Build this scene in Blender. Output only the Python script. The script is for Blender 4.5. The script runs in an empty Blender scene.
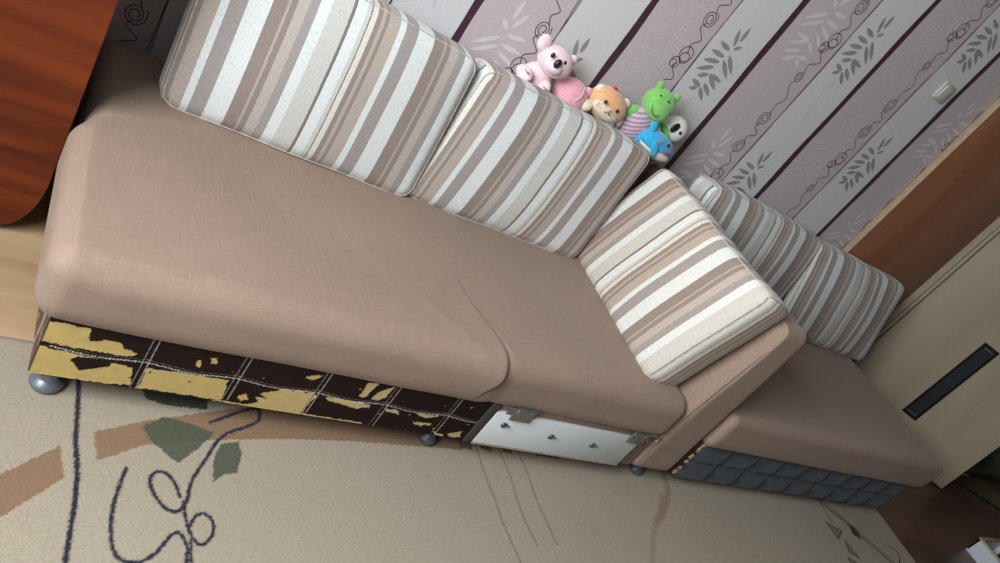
import bpy, bmesh, math, random
import numpy as np
from mathutils import Vector, Matrix, noise

random.seed(7)
S = bpy.context.scene
COL = S.collection
PI = math.pi

# ------------------------------------------------------------------ materials
def new_mat(name):
    m = bpy.data.materials.new(name)
    m.use_nodes = True
    nt = m.node_tree
    b = nt.nodes['Principled BSDF']
    return m, nt, b

def mat(name, col, rough=0.6, metal=0.0, var=0.0, vscale=20.0, bump=0.0, bscale=200.0,
        sheen=0.0, stretch=(1, 1, 1), spec=0.5, coat=0.0, sub=0.0):
    m, nt, b = new_mat(name)
    b.inputs['Roughness'].default_value = rough
    b.inputs['Metallic'].default_value = metal
    b.inputs['Specular IOR Level'].default_value = spec
    b.inputs['Sheen Weight'].default_value = sheen
    b.inputs['Sheen Roughness'].default_value = 0.5
    b.inputs['Coat Weight'].default_value = coat
    tc = nt.nodes.new('ShaderNodeTexCoord')
    mp = nt.nodes.new('ShaderNodeMapping')
    mp.inputs['Scale'].default_value = stretch
    nt.links.new(tc.outputs['Object'], mp.inputs['Vector'])
    if var > 0:
        n = nt.nodes.new('ShaderNodeTexNoise')
        n.inputs['Scale'].default_value = vscale
        n.inputs['Detail'].default_value = 5
        nt.links.new(mp.outputs['Vector'], n.inputs['Vector'])
        r = nt.nodes.new('ShaderNodeValToRGB')
        r.color_ramp.elements[0].position = 0.3
        r.color_ramp.elements[1].position = 0.7
        r.color_ramp.elements[0].color = (*[max(0, c * (1 - var)) for c in col], 1)
        r.color_ramp.elements[1].color = (*[min(1, c * (1 + var)) for c in col], 1)
        nt.links.new(n.outputs['Fac'], r.inputs['Fac'])
        nt.links.new(r.outputs['Color'], b.inputs['Base Color'])
    else:
        b.inputs['Base Color'].default_value = (*col, 1)
    if bump > 0:
        n2 = nt.nodes.new('ShaderNodeTexNoise')
        n2.inputs['Scale'].default_value = bscale
        n2.inputs['Detail'].default_value = 3
        nt.links.new(mp.outputs['Vector'], n2.inputs['Vector'])
        bp = nt.nodes.new('ShaderNodeBump')
        bp.inputs['Strength'].default_value = bump
        bp.inputs['Distance'].default_value = 0.002
        nt.links.new(n2.outputs['Fac'], bp.inputs['Height'])
        nt.links.new(bp.outputs['Normal'], b.inputs['Normal'])
    return m

def attr_mat(name, rough=0.9, bump=0.3, bscale=300, var=0.1, vscale=150, sheen=0.0, spec=0.3):
    """surface whose print is stored on its own mesh (colour attribute), slightly mottled"""
    m, nt, b = new_mat(name)
    b.inputs['Roughness'].default_value = rough
    b.inputs['Sheen Weight'].default_value = sheen
    b.inputs['Specular IOR Level'].default_value = spec
    a = nt.nodes.new('ShaderNodeAttribute'); a.attribute_name = 'Print'
    tc = nt.nodes.new('ShaderNodeTexCoord')
    n = nt.nodes.new('ShaderNodeTexNoise'); n.inputs['Scale'].default_value = vscale; n.inputs['Detail'].default_value = 4
    nt.links.new(tc.outputs['Object'], n.inputs['Vector'])
    mr = nt.nodes.new('ShaderNodeMapRange')
    mr.inputs['From Min'].default_value = 0.3; mr.inputs['From Max'].default_value = 0.7
    mr.inputs['To Min'].default_value = 1 - var; mr.inputs['To Max'].default_value = 1 + var
    nt.links.new(n.outputs['Fac'], mr.inputs['Value'])
    mx = nt.nodes.new('ShaderNodeVectorMath'); mx.operation = 'SCALE'
    nt.links.new(a.outputs['Color'], mx.inputs[0]); nt.links.new(mr.outputs['Result'], mx.inputs['Scale'])
    nt.links.new(mx.outputs['Vector'], b.inputs['Base Color'])
    n2 = nt.nodes.new('ShaderNodeTexNoise'); n2.inputs['Scale'].default_value = bscale; n2.inputs['Detail'].default_value = 3
    nt.links.new(tc.outputs['Object'], n2.inputs['Vector'])
    bp = nt.nodes.new('ShaderNodeBump'); bp.inputs['Strength'].default_value = bump; bp.inputs['Distance'].default_value = 0.003
    nt.links.new(n2.outputs['Fac'], bp.inputs['Height']); nt.links.new(bp.outputs['Normal'], b.inputs['Normal'])
    return m

def wood_mat(name, c0, c1, rough=0.35, scale=(1.2, 8, 14), coat=0.0, lines=None, spec=0.5):
    m, nt, b = new_mat(name)
    b.inputs['Roughness'].default_value = rough
    b.inputs['Coat Weight'].default_value = coat
    b.inputs['Specular IOR Level'].default_value = spec
    tc = nt.nodes.new('ShaderNodeTexCoord'); mp = nt.nodes.new('ShaderNodeMapping')
    mp.inputs['Scale'].default_value = scale
    nt.links.new(tc.outputs['Object'], mp.inputs['Vector'])
    n = nt.nodes.new('ShaderNodeTexNoise'); n.inputs['Scale'].default_value = 1.0
    n.inputs['Detail'].default_value = 6; n.inputs['Distortion'].default_value = 0.6
    nt.links.new(mp.outputs['Vector'], n.inputs['Vector'])
    r = nt.nodes.new('ShaderNodeValToRGB')
    r.color_ramp.elements[0].position = 0.33; r.color_ramp.elements[1].position = 0.66
    r.color_ramp.elements[0].color = (*c0, 1); r.color_ramp.elements[1].color = (*c1, 1)
    nt.links.new(n.outputs['Fac'], r.inputs['Fac'])
    nt.links.new(r.outputs['Color'], b.inputs['Base Color'])
    return m

WHITE = (.70, .735, .74); CREAM = (.68, .65, .60); BROWN = (.29, .235, .21); DKB = (.22, .175, .155)
TAN = (.44, .38, .335); BEIGE = (.47, .42, .38); GBR = (.345, .315, .305); GBE = (.57, .565, .54)
# one repeat of the striped cloth: (width in m, colour)
STRIPES = [(.051, WHITE), (.035, BROWN), (.007, TAN), (.014, BROWN), (.028, BEIGE), (.023, GBR),
           (.029, WHITE), (.053, GBE), (.008, DKB), (.030, WHITE), (.012, GBE), (.0035, DKB), (.015, CREAM),
           (.013, BROWN), (.010, TAN), (.010, BROWN), (.035, TAN), (.018, WHITE), (.040, GBR)]
PERIOD = sum(w for w, c in STRIPES)

def stripe_mat(name, offset=0.0, tint=(1, 1, 1)):
    m, nt, b = new_mat(name)
    b.inputs['Roughness'].default_value = 0.95
    b.inputs['Specular IOR Level'].default_value = 0.15
    b.inputs['Sheen Weight'].default_value = 0.15
    uv = nt.nodes.new('ShaderNodeUVMap'); uv.uv_map = 'UVMap'
    sp = nt.nodes.new('ShaderNodeSeparateXYZ'); nt.links.new(uv.outputs['UV'], sp.inputs[0])
    # slight hand-woven wobble
    nz = nt.nodes.new('ShaderNodeTexNoise'); nz.inputs['Scale'].default_value = 260
    nt.links.new(uv.outputs['UV'], nz.inputs['Vector'])
    ms = nt.nodes.new('ShaderNodeMath'); ms.operation = 'MULTIPLY_ADD'
    ms.inputs[1].default_value = 0.0025; ms.inputs[2].default_value = offset - 0.00125
    nt.links.new(nz.outputs['Fac'], ms.inputs[0])
    ad = nt.nodes.new('ShaderNodeMath'); ad.operation = 'ADD'
    nt.links.new(sp.outputs['X'], ad.inputs[0]); nt.links.new(ms.outputs[0], ad.inputs[1])
    dv = nt.nodes.new('ShaderNodeMath'); dv.operation = 'DIVIDE'; dv.inputs[1].default_value = PERIOD
    nt.links.new(ad.outputs[0], dv.inputs[0])
    fr = nt.nodes.new('ShaderNodeMath'); fr.operation = 'FRACT'; nt.links.new(dv.outputs[0], fr.inputs[0])
    r = nt.nodes.new('ShaderNodeValToRGB'); r.color_ramp.interpolation = 'CONSTANT'
    e = r.color_ramp.elements
    while len(e) > 1: e.remove(e[-1])
    pos = 0.0
    for i, (w, c) in enumerate(STRIPES):
        c = tuple(a * t for a, t in zip(c, tint))
        if i == 0: e[0].position = 0; e[0].color = (*c, 1)
        else:
            q = e.new(pos / PERIOD); q.color = (*c, 1)
        pos += w
    nt.links.new(fr.outputs[0], r.inputs['Fac'])
    # woven mottling
    n = nt.nodes.new('ShaderNodeTexNoise'); n.inputs['Scale'].default_value = 1; n.inputs['Detail'].default_value = 3
    mp = nt.nodes.new('ShaderNodeMapping'); mp.inputs['Scale'].default_value = (420, 90, 1)
    nt.links.new(uv.outputs['UV'], mp.inputs['Vector']); nt.links.new(mp.outputs['Vector'], n.inputs['Vector'])
    mr = nt.nodes.new('ShaderNodeMapRange'); mr.inputs['From Min'].default_value = .3; mr.inputs['From Max'].default_value = .7
    mr.inputs['To Min'].default_value = .85; mr.inputs['To Max'].default_value = 1.12
    nt.links.new(n.outputs['Fac'], mr.inputs['Value'])
    mx = nt.nodes.new('ShaderNodeVectorMath'); mx.operation = 'SCALE'
    nt.links.new(r.outputs['Color'], mx.inputs[0]); nt.links.new(mr.outputs['Result'], mx.inputs['Scale'])
    nt.links.new(mx.outputs['Vector'], b.inputs['Base Color'])
    bp = nt.nodes.new('ShaderNodeBump'); bp.inputs['Strength'].default_value = .5; bp.inputs['Distance'].default_value = .002
    nt.links.new(n.outputs['Fac'], bp.inputs['Height']); nt.links.new(bp.outputs['Normal'], b.inputs['Normal'])
    return m

def fabric_mat(name, col, sheen=0.3):
    """plain woven upholstery: fine crossed threads"""
    m, nt, b = new_mat(name)
    b.inputs['Roughness'].default_value = 0.85
    b.inputs['Sheen Weight'].default_value = sheen
    b.inputs['Sheen Roughness'].default_value = 0.4
    b.inputs['Specular IOR Level'].default_value = 0.25
    tc = nt.nodes.new('ShaderNodeTexCoord')
    def thread(scale, val):
        mp = nt.nodes.new('ShaderNodeMapping'); mp.inputs['Scale'].default_value = scale
        nt.links.new(tc.outputs['Object'], mp.inputs['Vector'])
        n = nt.nodes.new('ShaderNodeTexNoise'); n.inputs['Scale'].default_value = 1; n.inputs['Detail'].default_value = 3
        nt.links.new(mp.outputs['Vector'], n.inputs['Vector'])
        return n
    a = thread((15, 400, 400), 0); c = thread((400, 15, 60), 0); d = thread((3, 3, 3), 0)
    s = nt.nodes.new('ShaderNodeMath'); s.operation = 'ADD'
    nt.links.new(a.outputs['Fac'], s.inputs[0]); nt.links.new(c.outputs['Fac'], s.inputs[1])
    s2 = nt.nodes.new('ShaderNodeMath'); s2.operation = 'MULTIPLY_ADD'; s2.inputs[1].default_value = 0.6
    nt.links.new(d.outputs['Fac'], s2.inputs[0]); nt.links.new(s.outputs[0], s2.inputs[2])
    mr = nt.nodes.new('ShaderNodeMapRange'); mr.inputs['From Min'].default_value = .9; mr.inputs['From Max'].default_value = 1.7
    mr.inputs['To Min'].default_value = .84; mr.inputs['To Max'].default_value = 1.14
    nt.links.new(s2.outputs[0], mr.inputs['Value'])
    mx = nt.nodes.new('ShaderNodeVectorMath'); mx.operation = 'SCALE'; mx.inputs[0].default_value = col
    nt.links.new(mr.outputs['Result'], mx.inputs['Scale'])
    nt.links.new(mx.outputs['Vector'], b.inputs['Base Color'])
    bp = nt.nodes.new('ShaderNodeBump'); bp.inputs['Strength'].default_value = .15; bp.inputs['Distance'].default_value = .001
    nt.links.new(s.outputs[0], bp.inputs['Height']); nt.links.new(bp.outputs['Normal'], b.inputs['Normal'])
    return m

M = dict(
    fabric=fabric_mat('taupe upholstery', (.305, .217, .168), .12),
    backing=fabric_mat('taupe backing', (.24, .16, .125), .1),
    thread=mat('pale thread', (.55, .52, .5), .8),
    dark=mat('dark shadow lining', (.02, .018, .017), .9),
    board=mat('white laminated board', (.72, .77, .79), .35, var=.05, vscale=6),
    boardedge=mat('chipboard edge', (.42, .33, .25), .8),
    steel=mat('zinc steel', (.33, .33, .31), .38, metal=.85, var=.2, vscale=60),
    bolt=mat('bolt', (.12, .13, .15), .4, metal=.7),
    footcap=mat('blue grey plastic foot', (.085, .10, .115), .4, metal=.3),
    foot=mat('grey metal foot', (.20, .23, .26), .4, metal=.5),
    velvet=mat('blue grey velvet', (.034, .045, .060), .85, var=.4, vscale=25, sheen=.12, bump=.2, bscale=120, stretch=(1, 1, 2)),
    rug_side=mat('rug edge binding', (.36, .30, .22), .95, bump=.4),
    cherry=wood_mat('cherry wood veneer', (.07, .011, .004), (.20, .040, .009), .5, (1.1, 8, 13), coat=0, spec=.25),
    cherry_dark=mat('dark cabinet back', (.03, .012, .008), .7),
    panel=wood_mat('orange brown panel', (.27, .105, .055), (.35, .145, .078), .4, (6, 6, 1.2)),
    tanedge=mat('tan edge band', (.40, .30, .19), .5, var=.1, vscale=30),
    maple=wood_mat('pale maple laminate', (.37, .315, .225), (.45, .385, .28), .42, (5, 5, .9)),
    groove=mat('brown groove', (.10, .06, .04), .7),
    black=mat('black plastic', (.012, .012, .014), .3),
    smoked=mat('smoked glass', (.03, .035, .04), .12, spec=.7),
    switch=mat('ivory plastic', (.55, .53, .48), .35),
    greenish=wood_mat('dark green marbled laminate', (.03, .045, .035), (.11, .14, .11), .25, (4, 4, 3)),
    maroon=mat('dark maroon plinth', (.04, .015, .012), .5),
    chrome=mat('chrome strip', (.8, .8, .8), .45, metal=.6),
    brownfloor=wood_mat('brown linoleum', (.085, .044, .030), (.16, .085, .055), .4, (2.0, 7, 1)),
    oliveFloor=wood_mat('olive linoleum', (.08, .065, .03), (.17, .14, .07), .35, (3, 5, 1)),
    joint=mat('floor joint', (.01, .008, .006), .8),
    plaster=mat('painted plaster', (.12, .105, .095), .9, var=.05, vscale=3),
    ceiling=mat('ceiling paint', (.30, .29, .28), .9, var=.03, vscale=3),
    winframe=mat('white window frame', (.8, .8, .78), .4),
    whitebox=mat('white box', (.55, .60, .66), .4),
)

# ------------------------------------------------------------------ mesh helpers
def link(name, me, m=None, parent=None, smooth=True):
    o = bpy.data.objects.new(name, me)
    COL.objects.link(o)
    if m is not None:
        for k in (m if isinstance(m, (list, tuple)) else [m]): me.materials.append(k)
    if parent: o.parent = parent
    if smooth: me.shade_smooth()
    return o

def obj(name, bm, m=None, parent=None, smooth=True):
    me = bpy.data.meshes.new(name); bm.normal_update(); bm.to_mesh(me); bm.free()
    o = link(name, me, m, parent, smooth)
    return o

def sharp(o, ang=40):
    me = o.data
    bm = bmesh.new(); bm.from_mesh(me)
    for e in bm.edges:
        if len(e.link_faces) == 2 and e.calc_face_angle(0) > math.radians(ang): e.smooth = False
    bm.to_mesh(me); bm.free()
    return o

def empty(name, label, cat, loc=(0, 0, 0), group=None):
    o = bpy.data.objects.new(name, None); COL.objects.link(o)
    o.location = loc; o['label'] = label; o['category'] = cat
    o.empty_display_size = .05
    if group: o['group'] = group
    return o

def tag(o, label, cat, group=None):
    o['label'] = label; o['category'] = cat
    if group: o['group'] = group
    return o

def struct(o): o['kind'] = 'structure'; return o

def box(bm, x0, x1, y0, y1, z0, z1, mi=0, bevel=0.0, seg=2):
    r = bmesh.ops.create_cube(bm, size=1)
    vs = r['verts']
    for v in vs:
        v.co = Vector(((x0 + x1) / 2 + v.co.x * (x1 - x0), (y0 + y1) / 2 + v.co.y * (y1 - y0), (z0 + z1) / 2 + v.co.z * (z1 - z0)))
    fs = {f for v in vs for f in v.link_faces}
    for f in fs: f.material_index = mi
    if bevel:
        es = list({e for v in vs for e in v.link_edges})
        g = bmesh.ops.bevel(bm, geom=es, offset=bevel, segments=seg, profile=.5, affect='EDGES')
        for f in g['faces']: f.material_index = mi
    return bm

def boxobj(name, x0, x1, y0, y1, z0, z1, m, parent=None, bevel=0.0, seg=2):
    bm = bmesh.new(); box(bm, x0, x1, y0, y1, z0, z1, 0, bevel, seg)
    return sharp(obj(name, bm, m, parent))

def grid_cube(nx, ny, nz):
    """closed cube surface [-1,1]^3 with shared vertices: arrays of verts and quads"""
    idx = {}; V = []; F = []
    def vid(i, j, k):
        key = (i, j, k)
        if key not in idx:
            idx[key] = len(V); V.append((2 * i / nx - 1, 2 * j / ny - 1, 2 * k / nz - 1))
        return idx[key]
    for i in range(nx):
        for j in range(ny):
            F.append((vid(i, j, 0), vid(i, j + 1, 0), vid(i + 1, j + 1, 0), vid(i + 1, j, 0)))
            F.append((vid(i, j, nz), vid(i + 1, j, nz), vid(i + 1, j + 1, nz), vid(i, j + 1, nz)))
    for i in range(nx):
        for k in range(nz):
            F.append((vid(i, 0, k), vid(i + 1, 0, k), vid(i + 1, 0, k + 1), vid(i, 0, k + 1)))
            F.append((vid(i, ny, k), vid(i, ny, k + 1), vid(i + 1, ny, k + 1), vid(i + 1, ny, k)))
    for j in range(ny):
        for k in range(nz):
            F.append((vid(0, j, k), vid(0, j, k + 1), vid(0, j + 1, k + 1), vid(0, j + 1, k)))
            F.append((vid(nx, j, k), vid(nx, j + 1, k), vid(nx, j + 1, k + 1), vid(nx, j, k + 1)))
    return V, F

def smoothstep(a, b, x):
    t = max(0, min(1, (x - a) / (b - a))); return t * t * (3 - 2 * t)

def tube(bm, pts, r, seg=8, mi=0, cap=True):
    pts = [Vector(p) for p in pts]; n = len(pts)
    rr = r if isinstance(r, (list, tuple)) else [r] * n
    rings = []; prev = None
    for i, p in enumerate(pts):
        d = (pts[min(i + 1, n - 1)] - pts[max(i - 1, 0)]).normalized()
        if prev is None:
            a = d.orthogonal().normalized()
        else:
            a = (prev - d * prev.dot(d)); a = a.normalized() if a.length > 1e-6 else d.orthogonal().normalized()
        prev = a; b = d.cross(a)
        rings.append([bm.verts.new(p + (a * math.cos(2 * PI * k / seg) + b * math.sin(2 * PI * k / seg)) * rr[i]) for k in range(seg)])
    for i in range(n - 1):
        for k in range(seg):
            f = bm.faces.new((rings[i][k], rings[i][(k + 1) % seg], rings[i + 1][(k + 1) % seg], rings[i + 1][k])); f.material_index = mi
    if cap:
        f = bm.faces.new(rings[0][::-1]); f.material_index = mi
        f = bm.faces.new(rings[-1]); f.material_index = mi
    return bm

def lathe(bm, prof, c, seg=24, axis='z', mi=0):
    rings = []
    for r, h in prof:
        ring = []
        for k in range(seg):
            a = 2 * PI * k / seg
            if axis == 'z': p = (c[0] + r * math.cos(a), c[1] + r * math.sin(a), c[2] + h)
            else: p = (c[0] + r * math.cos(a), c[1] + h, c[2] + r * math.sin(a))
            ring.append(bm.verts.new(p))
        rings.append(ring)
    for i in range(len(rings) - 1):
        for k in range(seg):
            f = bm.faces.new((rings[i][k], rings[i][(k + 1) % seg], rings[i + 1][(k + 1) % seg], rings[i + 1][k])); f.material_index = mi
    bm.faces.new(rings[0][::-1]).material_index = mi; bm.faces.new(rings[-1]).material_index = mi
    bmesh.ops.recalc_face_normals(bm, faces=bm.faces)
    return bm

def ell(bm, c, r, rot=(0, 0, 0), seg=20, mi=0, fn=None):
    g = bmesh.ops.create_uvsphere(bm, u_segments=seg, v_segments=max(8, seg * 2 // 3), radius=1)
    R = Matrix.Rotation(rot[2], 3, 'Z') @ Matrix.Rotation(rot[1], 3, 'Y') @ Matrix.Rotation(rot[0], 3, 'X')
    for v in g['verts']:
        p = v.co.copy()
        if fn: p = fn(p)
        v.co = R @ Vector((p.x * r[0], p.y * r[1], p.z * r[2])) + Vector(c)
    for f in {f for v in g['verts'] for f in v.link_faces}: f.material_index = mi
    return bm

def catmull(pts, n=8):
    P = [np.array(p, float) for p in pts]
    P = [2 * P[0] - P[1]] + P + [2 * P[-1] - P[-2]]
    out = []
    for i in range(1, len(P) - 2):
        for k in range(n):
            t = k / n
            out.append(.5 * ((2 * P[i]) + (-P[i - 1] + P[i + 1]) * t + (2 * P[i - 1] - 5 * P[i] + 4 * P[i + 1] - P[i + 2]) * t * t
                             + (-P[i - 1] + 3 * P[i] - 3 * P[i + 1] + P[i + 2]) * t ** 3))
    out.append(P[-2])
    return out

# ------------------------------------------------------------------ camera
camd = bpy.data.cameras.new('camera'); cam = bpy.data.objects.new('camera', camd); COL.objects.link(cam)
F_PX = 748.0
X = np.array([1000, 320, F_PX]); D = np.array([-950, 1220, F_PX]); X = X / np.linalg.norm(X)
D = D - (D @ X) * X; D = D / np.linalg.norm(D); Y = np.cross(X, D)
W = np.array([X, Y, -D])                      # camera axes (right, down, forward) in world
cam.matrix_world = Matrix(((W[0, 0], -W[0, 1], -W[0, 2], 0), (W[1, 0], -W[1, 1], -W[1, 2], 0),
                           (W[2, 0], -W[2, 1], -W[2, 2], 1.4), (0, 0, 0, 1)))
camd.sensor_width = 36; camd.lens = 36 * F_PX / 1000; camd.clip_start = .02
S.camera = cam

# ------------------------------------------------------------------ back wall with printed wallpaper
YW = 2.2
HZ = 2.55
def wallpaper():
    mauve = mat('wallpaper mauve', (.56, .49, .515), .75, var=.05, vscale=90, bump=.15, bscale=350)
    grey = mat('wallpaper pearl grey', (.69, .68, .695), .6, var=.04, vscale=90, bump=.15, bscale=350)
    aub = mat('wallpaper aubergine', (.06, .022, .042), .6, var=.15, vscale=30)
    ink = mat('wallpaper dark line', (.075, .035, .05), .7)
    leaf = mat('wallpaper grey leaf', (.30, .295, .31), .7, var=.12, vscale=60)
    pale = mat('wallpaper pale leaf', (.70, .65, .66), .6)
    bm = bmesh.new()
    off = [0.0]
    def poly(pts, mi, y):
        vs = [bm.verts.new((p[0], YW - y, p[1])) for p in pts]
        try: f = bm.faces.new(vs); f.material_index = mi; return f
        except ValueError: return None
    def ribbon(pts, w, mi, y):
        pts = [Vector((p[0], p[1])) for p in pts]; n = len(pts)
        L = []; R = []
        for i, p in enumerate(pts):
            d = (pts[min(i + 1, n - 1)] - pts[max(i - 1, 0)])
            d = d.normalized() if d.length > 0 else Vector((0, 1))
            nrm = Vector((-d.y, d.x)); ww = (w[i] if isinstance(w, list) else w) / 2
            a = p + nrm * ww; c = p - nrm * ww
            L.append(bm.verts.new((a.x, YW - y, a.y))); R.append(bm.verts.new((c.x, YW - y, c.y)))
        for i in range(n - 1):
            f = bm.faces.new((L[i], R[i], R[i + 1], L[i + 1])); f.material_index = mi
    P = .549
    x = 1.085 - 6 * P
    xs = []
    XR = 3.9
    ks = range(-6, 6)
    for k in ks:
        s = 1.085 + k * P; c = s + .306
        for a, b, mi in ((s, c, 0), (c, s + P, 1)):
            a = max(a, -1.1); b = min(b, 6.4)
            if b > a: poly([(a, 0), (b, 0), (b, HZ), (a, HZ)], mi, 0)
    def leafshape(cx, cz, ang, ln, w, mi, y, outline=False):
        n = 14; pts = []
        for i in range(n):
            t = i / (n - 1); h = w / 2 * (math.sin(PI * t ** .85)) ** .8 if 0 < t < 1 else 0
            pts.append((t * ln, h))
        pts2 = [(a, -h) for a, h in pts[1:-1]][::-1]
        ca, sa = math.cos(ang), math.sin(ang)
        q = [(cx + a * ca - h * sa, cz + a * sa + h * ca) for a, h in pts + pts2]
        if outline: ribbon(q + [q[0]], .0028, mi, y)
        else: poly(q, mi, y)
    # leaves of one spray, (base -> tip) in metres around the spray centre
    px = [((420, 245), (450, 165)), ((448, 225), (500, 158)), ((418, 258), (458, 250)), ((400, 265), (360, 220)), ((375, 295), (318, 258)),
          ((355, 318), (280, 302)), ((330, 340), (245, 345)), ((400, 285), (408, 375)), ((372, 305), (385, 395)), ((305, 375), (248, 378)),
          ((308, 372), (360, 412)), ((308, 378), (330, 448)), ((262, 430), (228, 395)), ((252, 435), (210, 437)), ((262, 432), (270, 495)), ((282, 415), (303, 475))]
    def px2w(p):
        u = 640 + p[0] / 4.69; v = p[1] / 4.69
        r = W @ np.array([(u - 500) / F_PX, (v - 281.5) / F_PX, 1.]); t = YW / r[1]
        return (r[0] * t, 1.4 + r[2] * t)
    spray = []
    for b, t in px:
        B = px2w(b); T = px2w(t)
        spray.append((B[0] - 2.067, B[1] - 1.116, T[0] - 2.067, T[1] - 1.116))
    def curls(cx, cz, kind, seed):
        rnd = random.Random(seed)
        if kind == 's':
            pts = []
            for i in range(64):
                a = i / 63 * 2 * PI * 2.3; r = .008 + .023 * (i / 63)
                pts.append((cx + r * math.cos(a + seed) * 1.0 + rnd.uniform(-.0012, .0012), cz + r * 1.1 * math.sin(a + seed)))
            ribbon(pts, .0031, 3, .0009)
        elif kind == 'd':
            for dx, dz, r in ((.006, .018, .029), (.010, .004, .021), (-.014, -.024, .021), (-.020, -.030, .014)):
                pts = [(cx + dx + r * math.cos(a), cz + dz + r * math.sin(a)) for a in np.linspace(0, 2 * PI, 26)]
                ribbon(pts, .003, 3, .0008 + r * .01)
        else:
            for r in (.018, .010):
                pts = [(cx + r * math.cos(a), cz + r * math.sin(a) * 1.1) for a in np.linspace(0, 2 * PI, 22)]
                ribbon(pts, .003, 3, .0008)
    for k in range(-5, 5):
        s = 1.085 + k * P; c = s + .306
        if s > 4.2: continue
        rnd = random.Random(k + 50)
        # dark band with a brushed, uneven width
        zz = np.arange(0, HZ + .001, .03)
        w = [.030 + .008 * noise.noise(Vector((k * 3.1, z * 5.0, 0))) + .0025 * noise.noise(Vector((k * 7.1, z * 30, 5))) for z in zz]
        ribbon([(s + .004 * noise.noise(Vector((k, z * 4, 9))), z) for z in zz], w, 2, .0006)
        # pair of thin lines
        for q, amp in ((0, .004), (.006, .004)):
            zz = np.arange(0, HZ + .001, .02)
            ribbon([(c + q * noise.noise(Vector((k * 1.7, z * 3.0, 3))) * 2.2 + amp * noise.noise(Vector((k, z * 5, q * 500))), z) for z in zz], .0031, 3, .001 + q * .02)
        dbl = 1.16 if (k % 2) == 1 else 1.5     # height of the double curl in this drop
        # strip k=1 holds curls 1.16 ; k=2: 1.5
        zc = []
        for rep in (-2, -1, 0, 1, 2):
            base = dbl + rep * .665
            for dz, kind in ((0, 'd'), (-.16, 'm'), (-.36, 's'), (-.505, 's')):
                z = base + dz
                if .05 < z < HZ - .05: zc.append((z, kind))
        zc.sort()
        path = []
        for i, (z, kind) in enumerate(zc):
            cx = c - .063 + rnd.uniform(-.006, .006)
            curls(cx, z, kind, i + k * 11)
            if i:
                z0 = zc[i - 1][0] + .02; z1 = z - .022
                pts = catmull([(px0 + .01, z0), (px0 - .004, z0 + (z1 - z0) * .3), (cx + .026, z0 + (z1 - z0) * .55), (cx - .012, z1 - .02), (cx - .004, z1)], 6)
                ribbon(pts, .003, 3, .0014)
            px0 = cx
        for rep in (-2, -1, 0, 1):
            z0 = dbl - .02 + rep * .665
            for li, (bx, bz, tx, tz) in enumerate(spray):
                ln = math.hypot(tx - bx, tz - bz); a = math.atan2(tz - bz, tx - bx)
                leafshape(c + .125 + bx, z0 + bz, a, ln * 1.03, min(.019, .32 * ln + .004), 4, .0004 + li * .00003)
                # pale spray on the mauve band, mirrored and larger, drawn in outline and fill
                leafshape(s + .125 - bx * 1.15, z0 - .05 + bz * 1.2, PI - a, ln * 1.2, .016, 5, .0005 + li * .00004, outline=(k % 2 == 1))
            ribbon(catmull([(c + .125 + .0, z0 - .26), (c + .105, z0 - .16), (c + .125 - .015, z0 - .07)], 6), .0012, 4, .0005)
    me = bpy.data.meshes.new('wall_back'); bm.to_mesh(me); bm.free()
    o = link('wall_back', me, [mauve, grey, aub, ink, leaf, pale], None, False)
    # normals towards the room
    bm = bmesh.new(); bm.from_mesh(me)
    for f in bm.faces:
        if f.normal.y > 0: f.normal_flip()
    # solid plaster behind
    box(bm, -1.2, 6.5, YW + .002, YW + .12, 0, HZ, 0)
    bm.to_mesh(me); bm.free()
    struct(o)
wallpaper()

# ------------------------------------------------------------------ room shell
YF = -2.6; XL = -1.1; XR = 6.4
bm = bmesh.new()
box(bm, XL, 3.62, YF, YW, -.05, 0, 0)
flo = obj('floor', bm, wood_mat('light laminate planks', (.38, .25, .135), (.53, .37, .215), .4, (1.0, 9, 1)), None, False); struct(flo)
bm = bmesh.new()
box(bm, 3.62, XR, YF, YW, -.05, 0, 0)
# olive sheet beyond the joint, edge running at a slant
def slab(bm, pts, z0, z1, mi):
    lo = [bm.verts.new((p[0], p[1], z0)) for p in pts]; hi = [bm.verts.new((p[0], p[1], z1)) for p in pts]
    n = len(pts)
    bm.faces.new(hi).material_index = mi; bm.faces.new(lo[::-1]).material_index = mi
    for i in range(n): bm.faces.new((lo[i], lo[(i + 1) % n], hi[(i + 1) % n], hi[i])).material_index = mi
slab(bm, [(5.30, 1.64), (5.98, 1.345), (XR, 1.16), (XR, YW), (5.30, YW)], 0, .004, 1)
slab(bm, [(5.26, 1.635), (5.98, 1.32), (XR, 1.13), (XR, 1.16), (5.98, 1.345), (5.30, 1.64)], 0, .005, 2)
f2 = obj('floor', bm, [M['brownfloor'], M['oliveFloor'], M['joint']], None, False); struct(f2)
struct(boxobj('ceiling', XL, XR, YF, YW, HZ, HZ + .08, M['ceiling']))
struct(boxobj('wall_front', XL - .1, XR, YF - .1, YF, 0, HZ, M['plaster']))
struct(boxobj('wall_right', XR, XR + .1, YF, YW, 0, HZ, M['plaster']))
WY0, WY1, WZ0, WZ1 = -.6, 1.2, 1.15, 2.45
bm = bmesh.new()
box(bm, XL - .12, XL, YF, WY0, 0, HZ); box(bm, XL - .12, XL, WY1, YW, 0, HZ)
box(bm, XL - .12, XL, WY0, WY1, 0, WZ0); box(bm, XL - .12, XL, WY0, WY1, WZ1, HZ)
struct(obj('wall_left', bm, M['plaster'], None, False))
bm = bmesh.new()
YM = (WY0 + WY1) / 2
for a, b, c, d in ((WY0, WY0 + .06, WZ0, WZ1), (WY1 - .06, WY1, WZ0, WZ1), (YM - .03, YM + .03, WZ0, WZ1), (WY0, WY1, WZ0, WZ0 + .06), (WY0, WY1, WZ1 - .06, WZ1)):
    box(bm, XL - .09, XL - .04, a, b, c, d)
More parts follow.
